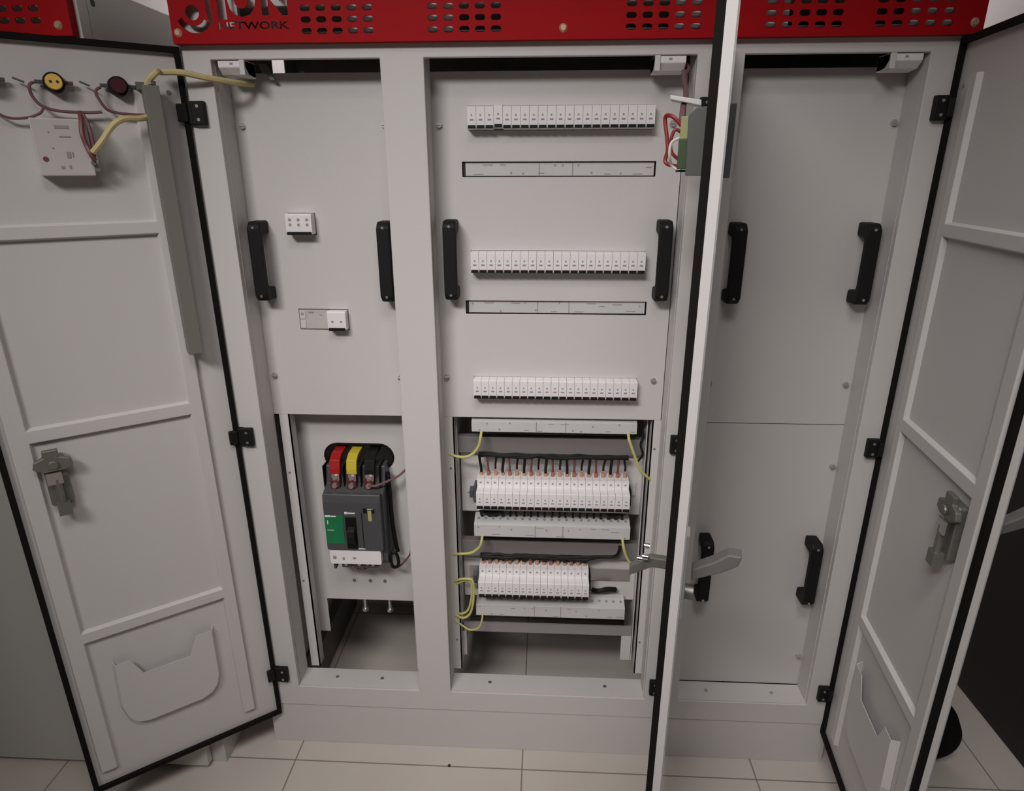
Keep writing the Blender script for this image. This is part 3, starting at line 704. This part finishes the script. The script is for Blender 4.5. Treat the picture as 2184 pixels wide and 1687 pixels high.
# ------------------------------------------------------------------ door switches under the lintel
def door_switch(x0, x1, lab, left=False):
    t = thing('door_switch', lab, 'door switch', ((x0+x1)/2, .03, 1.640), 'white door switches under the lintel')
    MB().prism([(.004, 1.6680), (.004, 1.6560), (.018, 1.6440), (.050, 1.6410), (.050, 1.6680)], 'x', x0, x1).build('housing', WHITE, t, bevel=.0015)
    xa = x1-.010 if left else x0
    MB().box(xa, xa+.010, .001, .05, 1.6425, 1.6685).build('end_cap', OFFW, t, bevel=.001)
    MB().box((x0+x1)/2-.003, (x0+x1)/2+.003, .0034, .004, 1.6605, 1.6640).build('print', PRINT, t)
door_switch(.0980, .1500, 'white door switch under the lintel at the left bay, above the yellow cable', True)
door_switch(.9130, .9700, 'white door switch at the top right corner of the middle bay')
door_switch(1.3300, 1.3880, 'white door switch at the top right corner of the right bay')
tag(MB().prism([(.156, 1.668), (.162, 1.655), (.178, 1.640), (.186, 1.640), (.172, 1.668)], 'y', .050, .056).cyl((.170, .050, 1.650), (0, -1, 0), .004, .004, 8).build('switch_bracket', DUCT, None), 'small dark bracket beside the left door switch', 'bracket')
tag(MB().tube([(.972, .03, 1.660), (.978, .02, 1.650), (.973, .012, 1.640), (.966, .01, 1.643), (.972, .004, 1.634)], .0030, 8, 4).build('connector_wire', PURW, None, smooth=True), 'dark tangled wire end beside the middle door switch', 'wire')

# ------------------------------------------------------------------ meter on middle door
zm0, zm1 = 1.4605, 1.5565
t = thing('power_meter', 'dark grey panel meter set through the middle door, green terminals inside', 'panel meter', tuple(TM(Vector((.30, 0, 1.4605)))))
MB(TM).box(.252, .348, -.0265, -.0135, zm0, zm1).build('bezel', METER, t, bevel=.001)
MB(TM).prism([(0, zm0+.003), (.034, zm0+.003), (.036, zm1-.014), (.026, zm1-.004), (0, zm1-.001)], 'x', .256, .344).build('housing', METER, t, bevel=.001)
MB(TM).box(.265, .335, .034, .047, zm0+.012, zm0+.052).build('terminal_block', GREENT, t, bevel=.001)
MB(TM).box(.265, .335, .034, .046, zm0+.052, zm0+.082).build('upper_terminal_block', LIME, t, bevel=.001)
MB(TM).box(.262, .300, .034, .050, zm0+.008, zm0+.011).build('clip', DARK, t)
MB(TM).hexa([(.22,.022,1.562),(.26,.022,1.562),(.26,.068,1.572),(.22,.068,1.572),(.22,.022,1.570),(.26,.022,1.570),(.26,.068,1.578),(.22,.068,1.578)]).build('mounting_clip', OFFW, t, bevel=.001)
def wirem(lab, pts, m, r=.0024): tag(MB(TM).tube(pts, r, 7, 5).build('meter_wire', m, None, smooth=True), lab, 'wire', 'wires at the back of the meter')
wirem('deep red wire looping out left from the top of the meter terminals', [(.30, .046, 1.532), (.30, .060, 1.545), (.29, .071, 1.545), (.29, .067, 1.520), (.29, .064, 1.500), (.29, .066, 1.482), (.30, .047, 1.476)], REDW, .0030)
wirem('second red wire hanging just inside the first at the meter terminals', [(.28, .046, 1.524), (.28, .056, 1.528), (.28, .061, 1.512), (.28, .058, 1.496), (.28, .047, 1.486)], REDW, .0026)
wirem('pale wire looping low beside the meter terminals', [(.32, .047, 1.515), (.32, .058, 1.508), (.32, .059, 1.490), (.31, .056, 1.478), (.31, .048, 1.472)], OFFW, .0022)
cable('meter_lead', 'mauve lead dropping from the middle door switch to the meter', [(.968, .0, 1.640), (.962, -.03, 1.625), (.955, -.09, 1.60), (.940, -.17, 1.578), (.925, -.235, 1.563), tuple(TM(Vector((.27, .048, 1.535))))], .0045, PURW, 'wire')

# ------------------------------------------------------------------ left door devices
def pilot(u, lens_m, lab):
    t = thing('pilot_lamp', lab, 'pilot lamp', tuple(TL(Vector((u, 0, 1.600)))), 'pilot lamps inside the left door')
    z = 1.6165
    MB(TL).cyl((u, -.001, z), (0, 1, 0), .0168, .020, 24, .0158).build('lamp_body', BLACK, t, smooth=True)
    l = MB(TL).cyl((u, .019, z), (0, 1, 0), .0130, .006, 24, .0118).build('rear_cap', lens_m, t, smooth=True)
    if lens_m is LAMPY:
        MB(TL).cyl((u-.005, .0252, z), (0, 1, 0), .0022, .0006, 10).cyl((u+.005, .0252, z), (0, 1, 0), .0022, .0006, 10).build('cap_hole', DARK, l)
    MB(TL).box(u-.028, u-.013, .006, .012, z-.003, z+.003).box(u+.013, u+.028, .006, .012, z-.003, z+.003).build('clamp_lug', CHAR, t, bevel=.001)
pilot(.208, LAMPY, 'round black pilot lamp with bright yellow rear cap on the left door')
pilot(.112, LAMPR, 'round black pilot lamp with dark maroon rear cap on the left door')
pilot(.304, LAMPR, 'dark pilot lamp at the outer end of the row on the left door')
# wiring along the lamps
def wirel(lab, pts, m, r=.0022, name='lamp_wire'): return tag(MB(TL).tube(pts, r, 7, 5).build(name, m, None, smooth=True), lab, 'wire', 'wires on the left door')
wirel('thin maroon wire drooping in a loop below the yellow pilot lamp', [(.2370, .012, 1.615), (.2440, .016, 1.609), (.2435, .016, 1.594), (.2330, .016, 1.578), (.2100, .015, 1.571), (.1700, .014, 1.570), (.1450, .014, 1.572)], PURW, .0026)
wirel('thin maroon wire drooping below the maroon pilot lamp toward the duct', [(.1400, .012, 1.613), (.1480, .016, 1.607), (.1480, .016, 1.598), (.1380, .016, 1.578), (.1230, .014, 1.572), (.1000, .014, 1.570), (.0770, .016, 1.570)], PURW, .0026)
wirel('thin maroon wire leaving the lamp row toward the outer edge of the left door', [(.2300, .016, 1.577), (.2380, .016, 1.566), (.2600, .014, 1.558), (.2900, .014, 1.560), (.3270, .012, 1.592), (.3330, .012, 1.612)], PURW, .0022)
wirel('short grey wire tail left of the yellow pilot lamp', [(.2370, .010, 1.617), (.2450, .014, 1.610)], CHAR, .0030, 'wire_tail') if False else None
for u0, u1, lab in ((.2650, .2500, 'short grey marker tag left of the yellow pilot lamp'), (.1700, .1560, 'short grey marker tag between the two pilot lamps')):
    tag(MB(TL).tube([(u0, .010, 1.6205), (u1, .014, 1.6140)], .0018, 6, 0).build('wire_tail', CHAR, None, smooth=True), lab, 'wire')
wirel('brown wire bundle hanging from the lamp wires into the small door box', [(.1790, .016, 1.570), (.1800, .030, 1.556), (.1830, .038, 1.535), (.1800, .040, 1.515), (.1760, .044, 1.500), (.1720, .042, 1.490)], BRNW, .0042)
wirel('second brown wire beside the bundle at the small door box', [(.1770, .016, 1.570), (.1720, .030, 1.555), (.1700, .038, 1.535), (.1700, .040, 1.512), (.1730, .042, 1.490)], PURW, .0030)
# box
t = thing('door_control_box', 'pale rectangular plastic control box under the pilot lamps of the left door', 'control box', tuple(TL(Vector((.215, 0, 1.462)))))
MB(TL).box(.1740, .2560, -.001, .030, 1.4640, 1.5580).build('housing', BOXG, t, bevel=.002)
MB(TL).box(.1660, .1720, .004, .024, 1.4740, 1.5500).build('terminal_flap', OFFW, t, bevel=.002)
m = MB(TL).box(.2010, .2220, .030, .0308, 1.5420, 1.5470).box(.2010, .2180, .030, .0308, 1.5280, 1.5300)
m.box(.2020, .2040, .030, .0308, 1.4960, 1.5040).box(.2060, .2120, .030, .0308, 1.4940, 1.5040).box(.2190, .2240, .030, .0308, 1.4760, 1.4810).box(.2090, .2120, .030, .0308, 1.4760, 1.4820)
m.cyl((.2320, .030, 1.5360), (0, 1, 0), .0015, .0008, 8).cyl((.2300, .030, 1.5100), (0, 1, 0), .0015, .0008, 8).build('housing_print', PRINT, t)
MB(TL).cyl((.2440, .030, 1.4920), (0, 1, 0), .0042, .001, 14).build('push_hole', BRNW, t)
MB(TL).cyl((.1745, .030, 1.4860), (0, 1, 0), .0045, .010, 12).cyl((.1700, .026, 1.4760), (0, 1, 0), .0050, .008, 12).build('terminal_screw', STEEL, t, smooth=True)
cable('cable_sleeve', 'pale yellow sleeved cable from the small door box to the duct', [tuple(TL(Vector(p))) for p in ((.1730, .046, 1.503), (.1560, .052, 1.522), (.1350, .052, 1.548), (.1150, .046, 1.560), (.0900, .038, 1.562), (.0745, .030, 1.566))], .0052, YELC)
cable('cable_sleeve', 'thick pale yellow sleeved cable bridging the left door and the cabinet', [tuple(TL(Vector((.068, .026, 1.600)))), tuple(TL(Vector((.066, .030, 1.622)))), tuple(TL(Vector((.050, .040, 1.640)))), (.010, -.040, 1.643), (.045, -.034, 1.643), (.078, -.018, 1.637), (.108, .005, 1.633), (.125, .030, 1.632), (.138, .060, 1.634)], .0056, YELC)
tag(MB(TL).box(.070, .084, .006, .020, 1.612, 1.625).cyl((.0600, .030, 1.620), (0, 0, 1), .008, .006, 10).build('cable_gland', LOCKM, None), 'small metal fitting at the top of the left door duct', 'fitting')

# ------------------------------------------------------------------ neighbouring cabinet on the left
nb = thing('switchgear_cabinet', 'closed grey neighbouring electrical cabinet at the far left with red slotted top panel', 'electrical cabinet', (-.60, .25, 0))
NX0, NX1, NY = -1.10, -.100, -.075
MB().box(NX0, NX1, NY, .60, .1305, 1.6925).build('body', PAINT_N, nb, bevel=.0015)
MB().box(NX0, NX1-.0, NY+.003, .60, 0, .1285).build('plinth', PAINT_N, nb)
base = MB().box(NX0, NX1-.006, NY-.018, NY-.016, 1.6945, 1.790); cut = MB()
for c in range(5):
    for r in range(4):
        for gx in (-.28, -.62, -.95): cut.prism(stadium(gx+c*.0283, 1.7105+r*.0183+.008, .0185, .0098), 'y', NY-.03, NY-.005)
ncr = boolean_cut(base, cut, RED); ncr.box(NX0, NX1-.006, NY-.016, NY-.001, 1.6945, 1.6965).box(NX1-.008, NX1-.006, NY-.016, NY-.001, 1.6965, 1.790)
nc = ncr.build('crown_panel', RED, nb, label='red slotted top panel of the neighbouring cabinet')
MB().cyl((-.129, NY-.018, 1.7105), (0, -1, 0), .0075, .004, 16, .0045).build('screw', BRASS, nc, smooth=True)
MB().box(NX1-.002, NX1, NY+.028, .60, 1.6930, 1.787).box(NX0, NX1, NY, NY+.027, 1.6930, 1.787).box(NX0, NX1, .598, .60, 1.6930, 1.787).build('top_housing', PAINT_N, nb)
MB().box(NX0, NX1, NY+.03, .60, 1.787, 1.789).build('roof_sheet', PAINT_N, nb)
MB().cyl((NX1, NY+.045, 1.757), (1, 0, 0), .006, .0008, 12).build('side_hole', DARK, nb)
nd = MB().box(NX0+.006, NX1-.036, NY-.022, NY-.001, .012, 1.690).build('closed_door', PAINT_N, nb, bevel=.002)
MB().box(-.585, -.5635, NY-.050, NY-.022, .800, .845).build('door_handle', OFFW, nd, bevel=.004)

# ------------------------------------------------------------------ dark rack and wheel on the right
rk = thing('equipment_rack', 'dark equipment rack standing at the far right behind the right door', 'equipment rack', (2.40, -.30, 0))
MB().box(1.982, 2.75, -1.30, .90, 0, 1.55).build('cabinet_body', RACK, rk, bevel=.004)
MB().box(1.978, 1.982, -1.20, .85, .04, 1.50).build('side_sheet', RACK, rk, bevel=.002)
wh = thing('rubber_wheel', 'black rubber wheel standing on the floor beyond the right door', 'wheel', (1.705, .03, 0))
ax = Vector((-.35, -.94, 0)).normalized(); c0 = Vector((1.705, .045, .101))
m = MB(); R1 = .101
prof = [(.045, -.018), (R1-.012, -.026), (R1, -.016), (R1, .016), (R1-.012, .026), (.045, .018)]
a_ = Vector((0, 0, 1)); b_ = ax.cross(a_); N = 40; rings = []
for i in range(N):
    q = 2*PI*i/N; rd = a_*math.cos(q)+b_*math.sin(q); rings.append([m.bm.verts.new(c0+rd*p[0]+ax*p[1]) for p in prof])
for i in range(N):
    A = rings[i]; B = rings[(i+1) % N]
    for k in range(len(prof)): m.bm.faces.new((A[k], A[(k+1) % len(prof)], B[(k+1) % len(prof)], B[k]))
m.build('tyre', RUBBER, wh, smooth=True)
MB().cyl(c0-ax*.016, ax, .0455, .032, 24).cyl(c0-ax*.024, ax, .014, .048, 16).build('hub', CHAR, wh, smooth=True)
# speck on the floor
tag(MB().cyl((.487, -.055, 0), (0, 0, 1), .0042, .003, 8, .003).build('floor_speck', DARK, None), 'tiny dark speck of debris lying on the floor tiles before the plinth', 'debris')
